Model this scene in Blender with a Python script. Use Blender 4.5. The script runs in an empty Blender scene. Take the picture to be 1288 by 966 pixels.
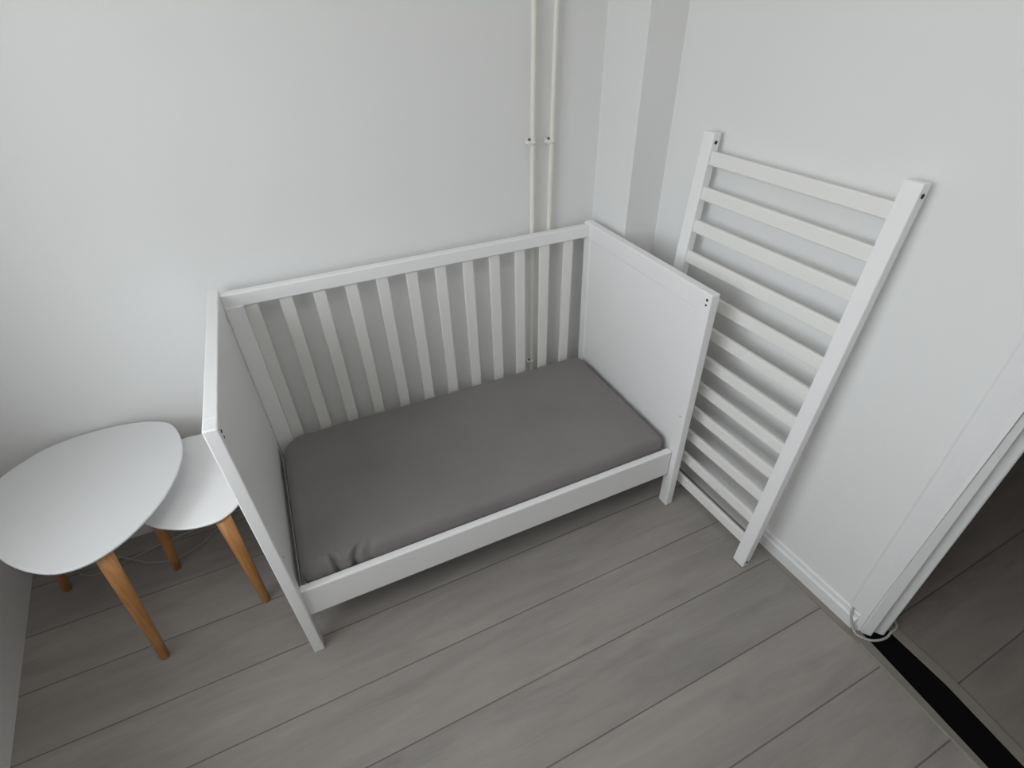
import bpy, bmesh, math, random
from mathutils import Vector, Matrix, noise

random.seed(4)
scene = bpy.context.scene
COL = scene.collection
PI = math.pi

# ------------------------------------------------------------------ render look
scene.view_settings.view_transform = 'Standard'
scene.view_settings.look = 'None'
scene.view_settings.gamma = 1.0
scene.view_settings.use_curve_mapping = False
scene.view_settings.exposure = 1.07
scene.cycles.use_denoising = True
scene.cycles.max_bounces = 12
scene.cycles.diffuse_bounces = 8
scene.cycles.caustics_reflective = False
scene.cycles.caustics_refractive = False

# ------------------------------------------------------------------ helpers
def add_box(bm, lo, hi, bev=0.0, seg=2, mat=None):
    """axis aligned box from lo to hi, optionally bevelled and transformed, added to bm"""
    t = bmesh.new()
    bmesh.ops.create_cube(t, size=1.0)
    s = [hi[i] - lo[i] for i in range(3)]
    c = [(hi[i] + lo[i]) / 2 for i in range(3)]
    for v in t.verts:
        v.co = Vector((v.co.x * s[0] + c[0], v.co.y * s[1] + c[1], v.co.z * s[2] + c[2]))
    if bev > 0:
        bmesh.ops.bevel(t, geom=list(t.edges), offset=bev, segments=seg, profile=0.5, affect='EDGES')
    if mat is not None:
        bmesh.ops.transform(t, matrix=mat, verts=list(t.verts))
    me = bpy.data.meshes.new('tmp')
    t.to_mesh(me)
    t.free()
    bm.from_mesh(me)
    bpy.data.meshes.remove(me)

def add_prism(bm, pts, z0, z1, top_fn=None):
    """vertical prism over a plan polygon; top_fn may shear the upper ring"""
    lo = [bm.verts.new((p[0], p[1], z0)) for p in pts]
    hi = []
    for p in pts:
        q = top_fn(p, z1) if top_fn else p
        hi.append(bm.verts.new((q[0], q[1], z1)))
    n = len(pts)
    for i in range(n):
        bm.faces.new((lo[i], lo[(i + 1) % n], hi[(i + 1) % n], hi[i]))
    bm.faces.new(list(reversed(lo)))
    bm.faces.new(hi)
    bmesh.ops.recalc_face_normals(bm, faces=list(bm.faces))

def add_tube(bm, pts, radii, seg=16, cap=True):
    """tube through the points with a radius for each"""
    pts = [Vector(p) for p in pts]
    if not hasattr(radii, '__len__'):
        radii = [radii] * len(pts)
    rings = []
    ref = None
    for i, p in enumerate(pts):
        a = pts[max(i - 1, 0)]
        b = pts[min(i + 1, len(pts) - 1)]
        d = (b - a).normalized()
        if ref is None:
            ref = Vector((1, 0, 0)) if abs(d.x) < 0.9 else Vector((0, 1, 0))
        u = (ref - d * ref.dot(d)).normalized()
        ref = u
        w = d.cross(u)
        rings.append([bm.verts.new(p + (u * math.cos(2 * PI * k / seg) + w * math.sin(2 * PI * k / seg)) * radii[i])
                      for k in range(seg)])
    for r0, r1 in zip(rings, rings[1:]):
        for k in range(seg):
            f = bm.faces.new((r0[k], r0[(k + 1) % seg], r1[(k + 1) % seg], r1[k]))
            f.smooth = True
    if cap:
        bm.faces.new(list(reversed(rings[0])))
        bm.faces.new(rings[-1])

def catmull(pts, n=8, closed=False):
    pts = [Vector(p) for p in pts]
    out = []
    m = len(pts)
    for i in range(m if closed else m - 1):
        if closed:
            p0, p1, p2, p3 = pts[(i - 1) % m], pts[i], pts[(i + 1) % m], pts[(i + 2) % m]
        else:
            p0, p1, p2, p3 = pts[max(i - 1, 0)], pts[i], pts[i + 1], pts[min(i + 2, m - 1)]
        for k in range(n):
            t = k / n
            out.append(0.5 * ((2 * p1) + (p2 - p0) * t + (2 * p0 - 5 * p1 + 4 * p2 - p3) * t * t
                              + (3 * p1 - p0 - 3 * p2 + p3) * t ** 3))
    if not closed:
        out.append(pts[-1])
    return out

def obj(name, bm, material, parent=None, smooth=False):
    me = bpy.data.meshes.new(name)
    bm.normal_update()
    if smooth:
        for f in bm.faces:
            f.smooth = True
    bm.to_mesh(me)
    bm.free()
    me.materials.append(material)
    o = bpy.data.objects.new(name, me)
    COL.objects.link(o)
    if parent is not None:
        o.parent = parent
    return o

def tag(o, label, cat, group=None):
    o['label'] = label
    o['category'] = cat
    if group:
        o['group'] = group
    return o

def thing(name, label, cat, loc=(0, 0, 0), group=None):
    o = bpy.data.objects.new(name, None)
    o.empty_display_size = 0.1
    o.location = loc
    COL.objects.link(o)
    return tag(o, label, cat, group)

def struct(name, bm, material, label=None, parent=None):
    o = obj(name, bm, material, parent)
    o['kind'] = 'structure'
    if label:
        o['label'] = label
    return o

# ------------------------------------------------------------------ materials
def new_mat(name):
    m = bpy.data.materials.new(name)
    m.use_nodes = True
    nt = m.node_tree
    b = nt.nodes['Principled BSDF']
    return m, nt, b

def noisy(name, c, rough=0.5, var=0.03, scale=8.0, bump=0.0, bscale=200.0, spec=0.5, stretch=(1, 1, 1)):
    m, nt, b = new_mat(name)
    N, L = nt.nodes, nt.links
    tc = N.new('ShaderNodeTexCoord')
    mp = N.new('ShaderNodeMapping')
    mp.inputs['Scale'].default_value = stretch
    L.new(tc.outputs['Object'], mp.inputs['Vector'])
    nz = N.new('ShaderNodeTexNoise')
    nz.inputs['Scale'].default_value = scale
    nz.inputs['Detail'].default_value = 4
    L.new(mp.outputs['Vector'], nz.inputs['Vector'])
    mx = N.new('ShaderNodeMix')
    mx.data_type = 'RGBA'
    mx.inputs['A'].default_value = tuple(x * (1 - var) for x in c) + (1,)
    mx.inputs['B'].default_value = tuple(min(1, x * (1 + var)) for x in c) + (1,)
    L.new(nz.outputs['Fac'], mx.inputs['Factor'])
    L.new(mx.outputs['Result'], b.inputs['Base Color'])
    b.inputs['Roughness'].default_value = rough
    b.inputs['Specular IOR Level'].default_value = spec
    if bump > 0:
        nb = N.new('ShaderNodeTexNoise')
        nb.inputs['Scale'].default_value = bscale
        nb.inputs['Detail'].default_value = 3
        L.new(mp.outputs['Vector'], nb.inputs['Vector'])
        bp = N.new('ShaderNodeBump')
        bp.inputs['Strength'].default_value = bump
        bp.inputs['Distance'].default_value = 0.002
        L.new(nb.outputs['Fac'], bp.inputs['Height'])
        L.new(bp.outputs['Normal'], b.inputs['Normal'])
    return m

def plank_mat(name, base, y0, pitch, slope, seed=0.0):
    """grey oak laminate: boards along x, thin dark seams, long streaks and a few knots"""
    m, nt, b = new_mat(name)
    N, L = nt.nodes, nt.links
    def math_node(op, a, bb=None):
        n = N.new('ShaderNodeMath')
        n.operation = op
        for i, v in enumerate((a, bb)):
            if v is None:
                continue
            if isinstance(v, (int, float)):
                n.inputs[i].default_value = v
            else:
                L.new(v, n.inputs[i])
        return n.outputs[0]
    tc = N.new('ShaderNodeTexCoord')
    sp = N.new('ShaderNodeSeparateXYZ')
    L.new(tc.outputs['Object'], sp.inputs[0])
    x, y = sp.outputs['X'], sp.outputs['Y']
    yy = math_node('SUBTRACT', y, math_node('MULTIPLY', x, slope))
    v = math_node('DIVIDE', math_node('SUBTRACT', yy, y0), pitch)
    row = math_node('FLOOR', v)
    fr = math_node('SUBTRACT', v, row)
    d = math_node('MULTIPLY', math_node('MINIMUM', fr, math_node('SUBTRACT', 1.0, fr)), pitch)
    wn = N.new('ShaderNodeTexWhiteNoise')
    wn.noise_dimensions = '1D'
    L.new(math_node('ADD', row, 17.3 + seed), wn.inputs['W'])
    seam = N.new('ShaderNodeMapRange')
    seam.inputs['From Min'].default_value = 0.0009
    seam.inputs['From Max'].default_value = 0.0024
    seam.inputs['To Min'].default_value = 1.0
    seam.inputs['To Max'].default_value = 0.0
    L.new(d, seam.inputs['Value'])
    # streaks
    cb = N.new('ShaderNodeCombineXYZ')
    L.new(math_node('ADD', math_node('MULTIPLY', x, 1.0), math_node('MULTIPLY', row, 7.31)), cb.inputs['X'])
    L.new(math_node('MULTIPLY', yy, 6.0), cb.inputs['Y'])
    L.new(math_node('MULTIPLY', row, 3.7), cb.inputs['Z'])
    n1 = N.new('ShaderNodeTexNoise')
    n1.inputs['Scale'].default_value = 2.6
    n1.inputs['Detail'].default_value = 6
    n1.inputs['Roughness'].default_value = 0.6
    n1.inputs['Distortion'].default_value = 0.6
    L.new(cb.outputs[0], n1.inputs['Vector'])
    cb2 = N.new('ShaderNodeCombineXYZ')
    L.new(math_node('ADD', math_node('MULTIPLY', x, 4.0), math_node('MULTIPLY', row, 5.1)), cb2.inputs['X'])
    L.new(math_node('MULTIPLY', yy, 55.0), cb2.inputs['Y'])
    n2 = N.new('ShaderNodeTexNoise')
    n2.inputs['Scale'].default_value = 3.0
    n2.inputs['Detail'].default_value = 4
    L.new(cb2.outputs[0], n2.inputs['Vector'])
    # knots: sparse dark ovals along the boards
    cb3 = N.new('ShaderNodeCombineXYZ')
    L.new(math_node('ADD', math_node('MULTIPLY', x, 1.0), math_node('MULTIPLY', row, 2.9)), cb3.inputs['X'])
    L.new(math_node('MULTIPLY', yy, 2.3), cb3.inputs['Y'])
    vo = N.new('ShaderNodeTexVoronoi')
    vo.inputs['Scale'].default_value = 2.2
    L.new(cb3.outputs[0], vo.inputs['Vector'])
    kn = N.new('ShaderNodeMapRange')
    kn.inputs['From Min'].default_value = 0.01
    kn.inputs['From Max'].default_value = 0.11
    kn.inputs['To Min'].default_value = 1.0
    kn.inputs['To Max'].default_value = 0.0
    L.new(vo.outputs['Distance'], kn.inputs['Value'])
    val = math_node('ADD', math_node('MULTIPLY', math_node('SUBTRACT', n1.outputs['Fac'], 0.5), 0.75),
                    math_node('MULTIPLY', math_node('SUBTRACT', n2.outputs['Fac'], 0.5), 0.16))
    val = math_node('ADD', val, math_node('MULTIPLY', math_node('SUBTRACT', wn.outputs['Value'], 0.5), 0.10))
    val = math_node('SUBTRACT', val, math_node('MULTIPLY', kn.outputs[0], 0.22))
    val = math_node('ADD', val, 1.0)
    val = math_node('MULTIPLY', val, math_node('SUBTRACT', 1.0, math_node('MULTIPLY', seam.outputs[0], 0.55)))
    vm = N.new('ShaderNodeVectorMath')
    vm.operation = 'SCALE'
    vm.inputs[0].default_value = base
    L.new(val, vm.inputs['Scale'])
    L.new(vm.outputs[0], b.inputs['Base Color'])
    b.inputs['Roughness'].default_value = 0.5
    b.inputs['Specular IOR Level'].default_value = 0.35
    bp = N.new('ShaderNodeBump')
    bp.inputs['Strength'].default_value = 0.25
    bp.inputs['Distance'].default_value = 0.001
    L.new(math_node('SUBTRACT', math_node('MULTIPLY', n2.outputs['Fac'], 0.4), seam.outputs[0]), bp.inputs['Height'])
    L.new(bp.outputs['Normal'], b.inputs['Normal'])
    return m

def wood_mat(name, dark, light):
    """honey coloured pine with grain along the leg (object z)"""
    m, nt, b = new_mat(name)
    N, L = nt.nodes, nt.links
    tc = N.new('ShaderNodeTexCoord')
    mp = N.new('ShaderNodeMapping')
    mp.inputs['Scale'].default_value = (60, 60, 4)
    L.new(tc.outputs['Object'], mp.inputs['Vector'])
    nz = N.new('ShaderNodeTexNoise')
    nz.inputs['Scale'].default_value = 1.6
    nz.inputs['Detail'].default_value = 5
    nz.inputs['Distortion'].default_value = 0.8
    L.new(mp.outputs['Vector'], nz.inputs['Vector'])
    cr = N.new('ShaderNodeValToRGB')
    cr.color_ramp.elements[0].position = 0.3
    cr.color_ramp.elements[0].color = dark + (1,)
    cr.color_ramp.elements[1].position = 0.7
    cr.color_ramp.elements[1].color = light + (1,)
    L.new(nz.outputs['Fac'], cr.inputs['Fac'])
    L.new(cr.outputs['Color'], b.inputs['Base Color'])
    b.inputs['Roughness'].default_value = 0.45
    return m

def fabric_mat(name, c):
    m, nt, b = new_mat(name)
    N, L = nt.nodes, nt.links
    tc = N.new('ShaderNodeTexCoord')
    n1 = N.new('ShaderNodeTexNoise')
    n1.inputs['Scale'].default_value = 350
    n1.inputs['Detail'].default_value = 3
    L.new(tc.outputs['Object'], n1.inputs['Vector'])
    n2 = N.new('ShaderNodeTexNoise')
    n2.inputs['Scale'].default_value = 5
    n2.inputs['Detail'].default_value = 3
    L.new(tc.outputs['Object'], n2.inputs['Vector'])
    ad = N.new('ShaderNodeMath')
    ad.operation = 'ADD'
    L.new(n1.outputs['Fac'], ad.inputs[0])
    L.new(n2.outputs['Fac'], ad.inputs[1])
    mr = N.new('ShaderNodeMapRange')
    mr.inputs['From Min'].default_value = 0.6
    mr.inputs['From Max'].default_value = 1.4
    mr.inputs['To Min'].default_value = 0.90
    mr.inputs['To Max'].default_value = 1.10
    L.new(ad.outputs[0], mr.inputs['Value'])
    vm = N.new('ShaderNodeVectorMath')
    vm.operation = 'SCALE'
    vm.inputs[0].default_value = c
    L.new(mr.outputs[0], vm.inputs['Scale'])
    L.new(vm.outputs[0], b.inputs['Base Color'])
    b.inputs['Roughness'].default_value = 0.95
    b.inputs['Specular IOR Level'].default_value = 0.1
    b.inputs['Sheen Weight'].default_value = 0.15
    bp = N.new('ShaderNodeBump')
    bp.inputs['Strength'].default_value = 0.25
    bp.inputs['Distance'].default_value = 0.0015
    L.new(n1.outputs['Fac'], bp.inputs['Height'])
    L.new(bp.outputs['Normal'], b.inputs['Normal'])
    return m

def pane_mat(name):
    m = bpy.data.materials.new(name)
    m.use_nodes = True
    nt = m.node_tree
    N, L = nt.nodes, nt.links
    N.clear()
    out = N.new('ShaderNodeOutputMaterial')
    mix = N.new('ShaderNodeMixShader')
    tr = N.new('ShaderNodeBsdfTransparent')
    gl = N.new('ShaderNodeBsdfGlossy')
    gl.inputs['Roughness'].default_value = 0.02
    mix.inputs[0].default_value = 0.05
    L.new(tr.outputs[0], mix.inputs[1])
    L.new(gl.outputs[0], mix.inputs[2])
    L.new(mix.outputs[0], out.inputs['Surface'])
    return m

M = dict(
    wall=noisy('wall_paint', (0.765, 0.768, 0.765), 0.75, 0.012, 3.0, 0.10, 120.0, 0.25),
    ceil=noisy('ceiling_paint', (0.87, 0.87, 0.86), 0.8, 0.01, 3.0, 0.05, 120.0, 0.2),
    trim=noisy('trim_paint', (0.765, 0.768, 0.77), 0.4, 0.01, 6.0),
    white=noisy('white_lacquer', (0.845, 0.845, 0.845), 0.38, 0.012, 10.0),
    cream=noisy('slat_lacquer', (0.785, 0.780, 0.758), 0.42, 0.015, 10.0),
    top=noisy('table_lacquer', (0.73, 0.735, 0.745), 0.35, 0.008, 10.0),
    top_lit=noisy('table_lacquer_lit', (0.90, 0.90, 0.905), 0.35, 0.008, 10.0),  # table lacquer lightened: extra light on the small top put into its colour
    pipe=noisy('pipe_paint', (0.775, 0.755, 0.70), 0.35, 0.04, 25.0),
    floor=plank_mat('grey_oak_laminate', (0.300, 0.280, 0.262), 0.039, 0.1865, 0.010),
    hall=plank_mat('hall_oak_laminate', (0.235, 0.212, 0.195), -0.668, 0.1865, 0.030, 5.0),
    strip=noisy('floor_profile', (0.25, 0.23, 0.205), 0.5, 0.08, 20.0),
    strip2=noisy('floor_profile_light', (0.32, 0.31, 0.285), 0.4, 0.05, 20.0),
    black=noisy('black_threshold', (0.006, 0.0055, 0.0055), 0.8, 0.1, 40.0, spec=0.05),
    fabric=fabric_mat('grey_jersey_sheet', (0.215, 0.202, 0.200)),
    pine=wood_mat('honey_pine', (0.40, 0.175, 0.055), (0.56, 0.28, 0.10)),
    hole=noisy('dark_hole', (0.012, 0.011, 0.011), 0.7, 0.1),
    screw=noisy('dark_screw', (0.10, 0.09, 0.08), 0.4, 0.1),
    cable=noisy('grey_cable', (0.46, 0.45, 0.44), 0.45, 0.03),
    cable2=noisy('light_cable', (0.40, 0.385, 0.37), 0.45, 0.03),
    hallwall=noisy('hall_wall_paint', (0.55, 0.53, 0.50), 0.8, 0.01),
    board=noisy('board_lacquer', (0.89, 0.89, 0.90), 0.3, 0.01, 10.0),
    pane=pane_mat('window_pane'),
)

# ------------------------------------------------------------------ the room
ZC = 2.55
def xl(y):                      # face of the left wall
    return -0.80 - 0.146 * (y - 0.65)
def xr(y):                      # face of the right wall
    return 1.409 - 0.040 * (y + 0.2)
YB = 0.6844                     # face of the back wall
YF = -2.5

b = bmesh.new()
add_prism(b, [(-1.2, YF - 0.1), (1.35, YF - 0.1), (1.35, -1.56), (1.393, -0.955), (1.403, -0.60), (1.364, 0.47), (1.364, YB + 0.15), (-1.2, YB + 0.15)], -0.1, 0.0)
struct('floor', b, M['floor'])
b = bmesh.new()
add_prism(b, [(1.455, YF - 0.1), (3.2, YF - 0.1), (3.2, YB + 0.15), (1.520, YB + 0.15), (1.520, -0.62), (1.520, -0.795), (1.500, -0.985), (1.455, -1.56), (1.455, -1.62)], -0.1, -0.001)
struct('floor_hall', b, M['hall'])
b = bmesh.new()
add_box(b, (1.40, YF - 0.1, -0.1), (1.60, YB + 0.15, -0.012))
struct('floor_base', b, M['black'])
b = bmesh.new()
add_box(b, (-1.3, YF - 0.1, ZC), (3.3, YB + 0.15, ZC + 0.1))
struct('ceiling', b, M['ceil'])
b = bmesh.new()
add_box(b, (-1.1, YB, -0.1), (3.2, YB + 0.15, ZC + 0.05))
struct('wall_back', b, M['wall'])
b = bmesh.new()
add_box(b, (-1.3, YF - 0.15, -0.1), (3.2, YF, ZC + 0.05))
struct('wall_front', b, M['wall'])

# left wall with the window opening
WY0, WY1, WZ0, WZ1 = -1.15, 0.10, 0.76, 2.16
def lw(bm, y0, y1, z0, z1, d0=0.0, d1=0.24):
    pts = [(xl(y0) - d0, y0), (xl(y1) - d0, y1), (xl(y1) - d1, y1), (xl(y0) - d1, y0)]
    add_prism(bm, pts, z0, z1)
b = bmesh.new()
lw(b, YF - 0.1, WY0, -0.1, ZC)
lw(b, WY1, YB + 0.1, -0.1, ZC)
lw(b, WY0, WY1, -0.1, WZ0)
lw(b, WY0, WY1, WZ1, ZC)
struct('wall_left', b, M['wall'])
win = bpy.data.objects.new('window_1', None)
COL.objects.link(win)
win['kind'] = 'structure'
b = bmesh.new()
fw = 0.055
ym = (WY0 + WY1) / 2
for (a0, a1, z0, z1) in ((WY0, WY1, WZ0, WZ0 + fw), (WY0, WY1, WZ1 - fw, WZ1), (WY0, WY0 + fw, WZ0 + fw, WZ1 - fw),
                         (WY1 - fw, WY1, WZ0 + fw, WZ1 - fw), (ym - fw / 2, ym + fw / 2, WZ0 + fw, WZ1 - fw)):
    lw(b, a0, a1, z0, z1, 0.15, 0.21)
struct('window_frame', b, M['trim'], parent=win)
b = bmesh.new()
for a0, a1 in ((WY0 + fw, ym - fw / 2), (ym + fw / 2, WY1 - fw)):
    lw(b, a0, a1, WZ0 + fw, WZ1 - fw, 0.176, 0.182)
struct('window_pane', b, M['pane'], parent=win)

# right wall, doorway, hall
DY0, DY1 = -0.60, -1.50
b = bmesh.new()
def rw(y0, y1, z0, z1):
    add_prism(b, [(xr(y0), y0), (xr(y1), y1), (1.515, y1), (1.515, y0)], z0, z1)
rw(YB + 0.05, DY0, -0.1, ZC)
rw(DY1, YF - 0.05, -0.1, ZC)
rw(DY0, DY1, 2.08, ZC)
struct('wall_right', b, M['wall'])
b = bmesh.new()
add_box(b, (2.75, YF - 0.1, -0.1), (2.9, YB + 0.15, ZC))
struct('wall_hall', b, M['hallwall'])
# boxed-in column in the corner
b = bmesh.new()
add_prism(b, [(1.2625, YB + 0.02), (1.2575, 0.474), (1.45, 0.474), (1.45, YB + 0.02)], 0.0, ZC)
struct('wall_column', b, M['wall'])

# door lining: a moulded profile swept up the end of the wall, slightly out of plumb as in the photo
lean = lambda p, z: (p[0], p[1] + 0.019 * z)
def lining(prof):
    bb = bmesh.new()
    add_prism(bb, prof, 0.0, 2.06, lean)
    return bb
b = lining([(1.440, -0.52), (1.4195, -0.556), (1.4205, -0.585), (1.4245, -0.6030), (1.4300, -0.6030), (1.4300, -0.6065), (1.4280, -0.6072),
            (1.4425, -0.6255), (1.4455, -0.6265), (1.4620, -0.6215), (1.4640, -0.6230), (1.4755, -0.6380), (1.4790, -0.6400), (1.4835, -0.6360), (1.4860, -0.52)])
struct('trim_1', b, M['trim'])
b = bmesh.new()
add_box(b, (1.405, -1.52, 0.0), (1.52, -1.47, 2.08), 0.004)
struct('trim_2', b, M['trim'])
b = bmesh.new()
add_box(b, (1.405, -1.52, 2.045), (1.52, -0.56, 2.10), 0.004)
struct('trim_3', b, M['trim'])

# skirting along the right wall (a board with a chamfered top and a thin cap)
b = bmesh.new()
def sk(dx0, dx1, y0, y1, z0, z1, ch=0.0):
    p = []
    for y in (y0, y1):
        p.append([(xr(y) - dx1, y, z0), (xr(y) - dx1, y, z1 - ch), (xr(y) - dx1 + ch, y, z1), (xr(y) - dx0, y, z1), (xr(y) - dx0, y, z0)])
    A = [b.verts.new(q) for q in p[0]]
    B = [b.verts.new(q) for q in p[1]]
    n = len(A)
    for i in range(n):
        b.faces.new((A[i], A[(i + 1) % n], B[(i + 1) % n], B[i]))
    b.faces.new(A)
    b.faces.new(list(reversed(B)))
sk(0.0, 0.0140, 0.470, -0.5865, 0.0, 0.046, 0.003)
sk(0.0, 0.0065, 0.470, -0.5865, 0.046, 0.064, 0.003)
bmesh.ops.recalc_face_normals(b, faces=list(b.faces))
struct('baseboard_right', b, M['trim'])
b = bmesh.new()
add_box(b, (xl(YB) + 0.004, YB - 0.012, 0.0), (1.258, YB, 0.058), 0.002)
struct('baseboard_back', b, M['trim'])

# floor edge profile along the right wall and through the doorway, and the black threshold
b = bmesh.new()
def fl(pts, z0, z1):
    add_prism(b, pts, z0, z1)
fl([(1.352, 0.47), (1.376, 0.47), (1.414, -0.60), (1.392, -0.60)], -0.01, 0.0022)
struct('trim_4', b, M['strip'])
b = bmesh.new()
fl([(1.393, -0.60), (1.4275, -0.60), (1.4275, -0.628), (1.404, -0.955), (1.36, -1.56), (1.34, -1.56), (1.384, -0.955)], -0.01, 0.0022)
struct('trim_5', b, M['strip'])
b = bmesh.new()
fl([(1.393, -0.628), (1.3975, -0.628), (1.388, -0.955), (1.344, -1.56), (1.34, -1.56), (1.3835, -0.955)], -0.01, 0.0042)
struct('trim_6', b, M['strip2'])
b = bmesh.new()
fl([(1.4275, -0.60), (1.511, -0.60), (1.5065, -0.640), (1.5065, -0.795), (1.4865, -0.985), (1.44, -1.56), (1.36, -1.56), (1.404, -0.955), (1.4275, -0.628)], -0.02, -0.004)
struct('trim_7', b, M['black'])
b = bmesh.new()
fl([(1.5065, -0.60), (1.529, -0.60), (1.531, -0.640), (1.533, -0.795), (1.514, -0.985), (1.468, -1.56), (1.44, -1.56), (1.4865, -0.985), (1.5065, -0.795), (1.5065, -0.640)], -0.01, 0.003)
struct('trim_8', b, M['strip'])

# ------------------------------------------------------------------ the crib
L_, W_, H_, T_ = 1.23, 0.637, 0.837, 0.0283
crib = thing('crib', 'white wooden baby cot with its front side taken off and a grey mattress inside', 'crib')

def end_panel(x0, inner, lean_rot):
    """frame of two legs and two rails around a slightly recessed board"""
    piv = Matrix.Translation((x0 + T_ / 2, 0, H_)) @ Matrix.Rotation(lean_rot, 4, 'Y') @ Matrix.Translation((-x0 - T_ / 2, 0, -H_))
    sw, th, bh, zb = 0.040, 0.058, 0.070, 0.150
    b = bmesh.new()
    add_box(b, (x0 + 0.0035, sw - 0.004, zb + bh - 0.004), (x0 + T_ - 0.0035, W_ - sw + 0.004, H_ - th + 0.004), 0.0, mat=piv)
    root = obj('end_panel', b, M['white'], crib)
    for y0, y1 in ((0, sw), (W_ - sw, W_)):
        b = bmesh.new()
        add_box(b, (x0, y0, 0), (x0 + T_, y1, H_), 0.0035, 3, piv)
        obj('leg', b, M['white'], root)
    b = bmesh.new()
    add_box(b, (x0 + 0.0004, sw - 0.002, H_ - th), (x0 + T_ - 0.0004, W_ - sw + 0.002, H_ - 0.0004), 0.003, 3, piv)
    obj('top_rail', b, M['white'], root)
    b = bmesh.new()
    add_box(b, (x0 + 0.0004, sw - 0.002, zb), (x0 + T_ - 0.0004, W_ - sw + 0.002, zb + bh), 0.003, 3, piv)
    obj('bottom_rail', b, M['white'], root)
    xf = x0 if inner < 0 else x0 + T_
    for y, z, r in ((0.0145, 0.8185, 0.0042), (0.0150, 0.8035, 0.0032), (0.0215, 0.408, 0.0022)):
        b = bmesh.new()
        add_tube(b, [piv @ Vector((xf - inner * 0.004, y, z)), piv @ Vector((xf + inner * 0.0006, y, z))], r, 16)
        o = obj('bolt_hole', b, M['hole'], root)
        o['label'] = 'dark round bolt hole'
    return root
end_panel(0.0, +1, 0.0)
end_panel(L_ - T_, -1, math.radians(-1.05))

# back side: rails and slats
RY0, RY1 = W_ - 0.0300, W_ - 0.0030
b = bmesh.new()
add_box(b, (T_ - 0.001, RY0, 0.787), (L_ - T_ + 0.001, RY1, 0.829), 0.004, 3)
obj('back_top_rail', b, M['white'], crib)
b = bmesh.new()
add_box(b, (T_ - 0.001, RY0, 0.215), (L_ - T_ + 0.006, RY1, 0.257), 0.004, 3)
obj('back_bottom_rail', b, M['white'], crib)
slat0 = None
for i in range(12):
    x = 0.095 + 0.0940 * i
    if slat0 is None:
        b = bmesh.new()
        add_box(b, (-0.0185, RY0 + 0.008, 0.250), (0.0185, RY1 - 0.007, 0.792), 0.003, 2)
        slat0 = obj('slat', b, M['cream'], crib)
        o = slat0
    else:
        o = slat0.copy()
        COL.objects.link(o)
        o.parent = crib
    o.location = (x, 0, 0)
# plain upright board standing in the left rear corner of the cot
b = bmesh.new()
add_box(b, (0.0300, 0.597, 0.235), (0.0775, 0.6066, 0.793), 0.0015, 2)
obj('corner_board', b, M['board'], crib)
# front rail that stays when the side is off
b = bmesh.new()
add_box(b, (T_ - 0.001, 0.0195, 0.146), (L_ - T_ + 0.009, 0.0420, 0.256), 0.0045, 3)
obj('front_rail', b, M['white'], crib)
# slatted mattress base under the mattress
b = bmesh.new()
for k in range(9):
    x0 = 0.05 + k * 0.125
    add_box(b, (x0, 0.048, 0.190), (x0 + 0.07, 0.604, 0.206), 0.002)
for y0 in (0.050, 0.575):
    add_box(b, (T_ + 0.001, y0, 0.160), (1.20, y0 + 0.025, 0.190), 0.002)
obj('mattress_base', b, M['cream'], crib)

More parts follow.
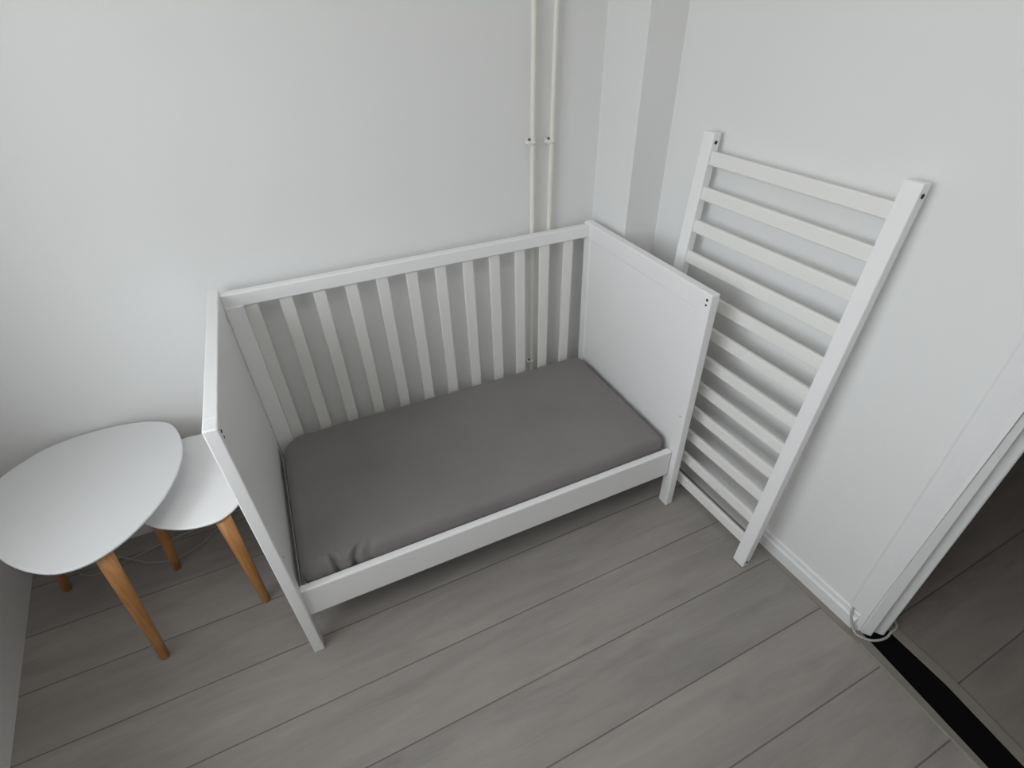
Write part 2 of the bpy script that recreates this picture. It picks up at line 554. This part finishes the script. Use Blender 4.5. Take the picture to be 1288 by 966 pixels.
# ------------------------------------------------------------------ the mattress
def mattress():
    X0, X1, Y0, Y1 = 0.0395, 1.1975, 0.0455, 0.6050
    Zt, Zb = 0.303, 0.2065
    NX, NY = 300, 110
    R = 0.042                      # plan corner radius
    r = 0.026                      # edge rounding
    bm = bmesh.new()
    cx, cy = (X0 + X1) / 2, (Y0 + Y1) / 2
    hx, hy = (X1 - X0) / 2, (Y1 - Y0) / 2
    def sdist(px, py, R):
        qx, qy = abs(px) - (hx - R), abs(py) - (hy - R)
        return -(min(max(qx, qy), 0) + math.hypot(max(qx, 0), max(qy, 0)) - R)
    def warp(t):                   # denser lines near the borders
        return math.copysign(1 - (1 - abs(t)) ** 1.35, t)
    g = []
    for j in range(NY + 1):
        row = []
        for i in range(NX + 1):
            px = warp(2 * i / NX - 1) * hx
            py = warp(2 * j / NY - 1) * hy
            RR = 0.080 if (px < 0 and py > 0) else (R if py > 0 else 0.026)
            qx, qy = abs(px) - (hx - RR), abs(py) - (hy - RR)
            if qx > 0 and qy > 0:
                d = math.hypot(qx, qy)
                m = max(qx, qy)
                k = m / d
                px = math.copysign(hx - RR + qx * k, px)
                py = math.copysign(hy - RR + qy * k, py)
            d = max(0.0, sdist(px, py, RR))
            z = Zt
            if d < r:
                z -= r - math.sqrt(max(0, r * r - (r - d) ** 2))
            z -= 0.004 * math.exp(-d / 0.05)
            X, Y = cx + px, cy + py
            edge = min(1, d / 0.03)
            z += 0.0016 * noise.noise(Vector((X * 5, Y * 5, 3))) + 0.0007 * noise.noise(Vector((X * 17, Y * 14, 1))) * edge
            # gathered folds of the sheet near the front left corner
            for fx, amp, w, ang in ((0.128, 0.014, 0.0075, -0.25), (0.176, 0.013, 0.0085, 0.9), (0.100, 0.004, 0.010, 0.2), (0.215, 0.004, 0.012, 0.8)):
                t = (X - fx) - ang * (Y - Y0)
                fall = math.exp(-((Y - Y0) / 0.022) ** 2)
                dent = fall * math.exp(-(t / w) ** 2)
                ridge = fall * (math.exp(-((t - 2 * w) / w) ** 2) + math.exp(-((t + 2 * w) / w) ** 2))
                z += -amp * dent + 0.25 * amp * ridge
                Y += 0.9 * amp * dent
            row.append(bm.verts.new((X, Y, z)))
        g.append(row)
    for j in range(NY):
        for i in range(NX):
            bm.faces.new((g[j][i], g[j][i + 1], g[j + 1][i + 1], g[j + 1][i]))
    loop = g[0][:] + [g[j][NX] for j in range(1, NY + 1)] + [g[NY][i] for i in range(NX - 1, -1, -1)] + [g[j][0] for j in range(NY - 1, 0, -1)]
    prev = loop
    for zz, ins in ((0.250, 0.0), (0.225, 0.001), (0.212, 0.006), (Zb, 0.016)):
        cur = []
        for v in loop:
            vx = cx + (v.co.x - cx) * (1 - ins / hx)
            vy = cy + (v.co.y - cy) * (1 - ins / hy)
            cur.append(bm.verts.new((vx, vy, zz)))
        n = len(loop)
        for k in range(n):
            bm.faces.new((prev[k], cur[k], cur[(k + 1) % n], prev[(k + 1) % n]))
        prev = cur
    bm.faces.new(list(reversed(prev)))
    bmesh.ops.recalc_face_normals(bm, faces=list(bm.faces))
    return bm
o = obj('mattress', mattress(), M['fabric'], smooth=True)
tag(o, 'mattress in a plain grey fitted sheet lying inside the white cot', 'mattress')

# ------------------------------------------------------------------ detached crib side leaning on the right wall
side = thing('crib_guard', 'detached white slatted cot side standing on end against the right wall', 'crib side', (1.275, -0.288, 0))
w_ax = Vector((-0.040, 1, 0)).normalized()
u_ax = Vector((0.0895, 0.0190, 1.166)).normalized()        # up the rails (the loose side is racked a little)
n_ax = u_ax.cross(w_ax).normalized()                      # out towards the room
if n_ax.x > 0:
    n_ax = -n_ax
LS = 1.172
def sp(s, w, d):
    """s up the rail, w across towards the back wall, d depth behind the front face"""
    return w_ax * w + u_ax * s - n_ax * d
def slab(bm, s0, s1, w0, w1, d0, d1, bev):
    t = bmesh.new()
    add_box(t, (s0, w0, d0), (s1, w1, d1), bev, 2)
    for v in t.verts:
        v.co = sp(*v.co)
    bmesh.ops.recalc_face_normals(t, faces=list(t.faces))
    me = bpy.data.meshes.new('tmp')
    t.to_mesh(me)
    t.free()
    bm.from_mesh(me)
    bpy.data.meshes.remove(me)
DZ = 0.003                                                 # rails end square, so their rear bottom edge meets the floor
for w0, hole_w in ((-0.020, -0.020), (0.5215, 0.5215)):
    b = bmesh.new()
    slab(b, DZ, LS, w0, w0 + 0.040, 0.0, 0.028, 0.003)
    r_ = obj('rail', b, M['white'], side)
    for s in (LS - 0.024, 0.024):
        b = bmesh.new()
        c0 = sp(s, hole_w + 0.003, 0.013)
        add_tube(b, [c0, c0 - w_ax * 0.0042], 0.0048, 14)
        h = obj('bolt_hole', b, M['hole'], r_)
        h['label'] = 'dark round bolt hole'
slat0 = None
for i in range(12):
    s = LS - 0.0635 - 0.0922 * i
    if slat0 is None:
        b = bmesh.new()
        slab(b, -0.018, 0.018, 0.017, 0.5245, 0.0075, 0.0200, 0.003)
        slat0 = obj('slat', b, M['cream'], side)
        o = slat0
    else:
        o = slat0.copy()
        COL.objects.link(o)
        o.parent = side
    o.location = u_ax * s

# ------------------------------------------------------------------ the two side tables
def table(name, label, outline, ztop, legs, seed):
    pts = catmull([Vector((x, y, 0)) for x, y in outline], 6, True)
    cx = sum(p.x for p in pts) / len(pts)
    cy = sum(p.y for p in pts) / len(pts)
    root = thing(name, label, 'side table', (cx, cy, 0), 'nested side tables')
    n = len(pts)
    nor = []
    for i in range(n):
        t = (pts[(i + 1) % n] - pts[i - 1]).normalized()
        nor.append(Vector((-t.y, t.x, 0)))
    area = sum(pts[i].x * pts[(i + 1) % n].y - pts[(i + 1) % n].x * pts[i].y for i in range(n))
    if area < 0:
        nor = [-q for q in nor]                            # inward
    b = bmesh.new()
    prof = [(0.0035, 0.0), (0.0012, -0.0008), (0.0, -0.0030), (0.0006, -0.0060), (0.0055, -0.0115), (0.0120, -0.0160)]
    rings = [[b.verts.new((pts[i].x + nor[i].x * ins - cx, pts[i].y + nor[i].y * ins - cy, ztop + dz)) for i in range(n)] for ins, dz in prof]
    for r0, r1 in zip(rings, rings[1:]):
        for k in range(n):
            f = b.faces.new((r0[k], r1[k], r1[(k + 1) % n], r0[(k + 1) % n]))
            f.smooth = True
    b.faces.new(rings[0])
    b.faces.new(list(reversed(rings[-1])))
    bmesh.ops.recalc_face_normals(b, faces=list(b.faces))
    obj('tabletop', b, M['top'] if seed == 1 else M['top_lit'], root)
    for (fx, fy, tx, ty) in legs:
        foot, top = Vector((fx - cx, fy - cy, 0)), Vector((tx - cx, ty - cy, ztop - 0.016))
        b = bmesh.new()
        P = [foot + (top - foot) * t for t in (0, 0.006, 0.3, 0.7, 1.0)]
        add_tube(b, [p - foot for p in P], [0.0095, 0.0112, 0.0140, 0.0175, 0.0195], 20)
        # level the foot and the head so that they meet floor and top flat
        for v in b.verts:
            if v.co.z < 0.0025:
                v.co.z = 0.0
            if v.co.z > (top - foot).z - 0.004:
                v.co.z = (top - foot).z + 0.001
        o = obj('leg', b, M['pine'], root)
        o.location = foot
    return root
big = [(-0.631, 0.563), (-0.590, 0.612), (-0.542, 0.648), (-0.469, 0.670), (-0.368, 0.672), (-0.282, 0.650), (-0.226, 0.609),
       (-0.196, 0.529), (-0.188, 0.446), (-0.201, 0.359), (-0.232, 0.276), (-0.278, 0.207), (-0.322, 0.168), (-0.370, 0.147),
       (-0.425, 0.149), (-0.476, 0.176), (-0.522, 0.215), (-0.560, 0.260), (-0.610, 0.335), (-0.646, 0.410), (-0.659, 0.490)]
small = [(-0.278, 0.598), (-0.227, 0.635), (-0.164, 0.633), (-0.095, 0.615), (-0.050, 0.570), (-0.030, 0.500),
         (-0.032, 0.410), (-0.050, 0.325), (-0.073, 0.276), (-0.100, 0.249), (-0.135, 0.236), (-0.188, 0.241), (-0.236, 0.261),
         (-0.280, 0.291), (-0.325, 0.345), (-0.350, 0.410), (-0.352, 0.475), (-0.325, 0.535)]
table('side_table', 'larger white pick shaped side table at the left edge, standing over the smaller one', big, 0.463,
      [(-0.385, 0.170, -0.352, 0.190), (-0.684, 0.541, -0.612, 0.528), (-0.302, 0.640, -0.318, 0.612)], 1)
table('side_table', 'smaller white side table between the larger table and the cot', small, 0.380,
      [(-0.113, 0.228, -0.117, 0.256), (-0.371, 0.474, -0.318, 0.450), (-0.075, 0.600, -0.098, 0.560)], 2)

# ------------------------------------------------------------------ heating pipes on the back wall
def pipe(label, x0, x1, side_sign, clips):
    """x at z = 0.83 and x at z = 1.46"""
    fx = lambda z: x0 + (x1 - x0) * (z - 0.83) / 0.63
    yy = 0.6640
    root = thing('heating_pipe', label, 'pipe', (0, 0, 0), 'heating pipes')
    b = bmesh.new()
    P = [(fx(z) + 0.0012 * noise.noise(Vector((z * 4, x0 * 9, 0))), yy, z) for z in [k * 0.08 for k in range(32)] + [ZC]]
    add_tube(b, P, 0.0075, 16)
    obj('pipe_run', b, M['pipe'], root)
    for z in clips:
        b = bmesh.new()
        x = fx(z)
        add_tube(b, [(x, yy, z - 0.006), (x, yy, z + 0.006)], 0.0100, 16)
        add_box(b, (x - 0.018 if side_sign < 0 else x - 0.004, yy - 0.007, z - 0.006),
                (x + 0.004 if side_sign < 0 else x + 0.016, YB - 0.001, z + 0.006), 0.002)
        c = obj('pipe_clip', b, M['pipe'], root)
        b = bmesh.new()
        add_tube(b, [(x + side_sign * 0.0125, yy, z + 0.005), (x + side_sign * 0.0125, yy, z + 0.012)], 0.0035, 10)
        obj('screw', b, M['screw'], c)
    return root
pipe('left of two thin cream heating pipes on the back wall behind the cot', 1.0105, 1.0115, -1, (1.105, 0.285, 2.0))
pipe('right of two thin cream heating pipes, the one nearer the corner column', 1.0745, 1.0815, -1, (1.102, 0.30, 2.0))

# ------------------------------------------------------------------ cables
b = bmesh.new()
pts = [(-0.02, 0.655, 0.004), (-0.12, 0.650, 0.004), (-0.24, 0.634, 0.004), (-0.336, 0.615, 0.004), (-0.432, 0.596, 0.0045), (-0.499, 0.579, 0.004),
       (-0.556, 0.564, 0.004), (-0.625, 0.560, 0.004), (-0.662, 0.595, 0.004), (-0.635, 0.628, 0.004), (-0.569, 0.613, 0.004),
       (-0.512, 0.572, 0.0085), (-0.450, 0.530, 0.004), (-0.379, 0.512, 0.004), (-0.309, 0.534, 0.004), (-0.247, 0.587, 0.004),
       (-0.205, 0.630, 0.0095), (-0.19, 0.668, 0.004)]
add_tube(b, catmull(pts, 8), 0.0026, 10)
o = obj('cable', b, M['cable2'], smooth=False)
tag(o, 'thin grey cable looping over the floor below the two side tables', 'cable')
b = bmesh.new()
pts = [(xr(-0.566) - 0.0100, -0.5640, 0.072), (xr(-0.568) - 0.0150, -0.5680, 0.058), (1.4060, -0.577, 0.040), (1.4040, -0.590, 0.022), (1.4060, -0.606, 0.0085),
       (1.4140, -0.622, 0.0070), (1.4300, -0.637, 0.0065), (1.4520, -0.6460, 0.0065), (1.4750, -0.6490, 0.0065), (1.4960, -0.6455, 0.0075),
       (1.5080, -0.6440, 0.0085), (1.5200, -0.6430, 0.0085), (1.5360, -0.634, 0.0080), (1.545, -0.60, 0.006), (1.545, -0.50, 0.0045)]
add_tube(b, catmull(pts, 8), 0.0033, 10)
o = obj('cable', b, M['cable'], smooth=False)
tag(o, 'short grey cable bent around the foot of the door frame', 'cable')

# ------------------------------------------------------------------ daylight and added fill
w = bpy.data.worlds.new('overcast')
scene.world = w
w.use_nodes = True
nt = w.node_tree
N, L = nt.nodes, nt.links
bg = N['Background']
tc = N.new('ShaderNodeTexCoord')
sx = N.new('ShaderNodeSeparateXYZ')
L.new(tc.outputs['Generated'], sx.inputs[0])
cr = N.new('ShaderNodeValToRGB')
cr.color_ramp.elements[0].position = 0.47
cr.color_ramp.elements[0].color = (0.50, 0.50, 0.48, 1)
cr.color_ramp.elements[1].position = 0.53
cr.color_ramp.elements[1].color = (0.92, 0.96, 1.0, 1)
mr = N.new('ShaderNodeMapRange')
mr.inputs['From Min'].default_value = -1
mr.inputs['From Max'].default_value = 1
L.new(sx.outputs['Z'], mr.inputs['Value'])
L.new(mr.outputs[0], cr.inputs['Fac'])
L.new(cr.outputs['Color'], bg.inputs['Color'])
bg.inputs['Strength'].default_value = 3.0

pl = bpy.data.lights.new('window_portal', 'AREA')
pl.shape = 'RECTANGLE'
pl.size = (WY1 - WY0) * 1.01
pl.size_y = (WZ1 - WZ0)
pl.cycles.is_portal = True
po = bpy.data.objects.new('window_portal', pl)
COL.objects.link(po)
yc = (WY0 + WY1) / 2
tdir = Vector((0.146, -1.0, 0)).normalized()               # along the wall
ndir = Vector((1.0, 0.146, 0)).normalized()                # into the room
po.matrix_world = Matrix(((tdir.x, 0, -ndir.x, xl(yc) - 0.245), (tdir.y, 0, -ndir.y, yc), (0, 1, 0, (WZ0 + WZ1) / 2), (0, 0, 0, 1)))

cl = bpy.data.lights.new('fill_light', 'AREA')  # unseen fill disk added under the ceiling to lift the shaded surfaces
cl.shape = 'DISK'
cl.size = 0.9
cl.energy = 3.0
cl.color = (1.0, 0.98, 0.95)
clo = bpy.data.objects.new('fill_light', cl)
COL.objects.link(clo)
clo.location = (0.15, -0.95, ZC - 0.06)

# ------------------------------------------------------------------ camera
cd = bpy.data.cameras.new('camera')
co = bpy.data.objects.new('camera', cd)
COL.objects.link(co)
scene.camera = co
yaw, pit, rol = 0.4157, -0.6458, -0.0238
fwd = Vector((math.sin(yaw) * math.cos(pit), math.cos(yaw) * math.cos(pit), math.sin(pit)))
rt = Vector((math.cos(yaw), -math.sin(yaw), 0))
up = rt.cross(fwd)
r2 = rt * math.cos(rol) + up * math.sin(rol)
u2 = up * math.cos(rol) - rt * math.sin(rol)
co.matrix_world = Matrix(((r2.x, u2.x, -fwd.x, 0.2394), (r2.y, u2.y, -fwd.y, -0.8792), (r2.z, u2.z, -fwd.z, 1.4662), (0, 0, 0, 1)))
cd.sensor_fit = 'HORIZONTAL'
cd.sensor_width = 36.0
cd.lens = 36.0 * 645.57 / 1288.0
cd.clip_start = 0.02
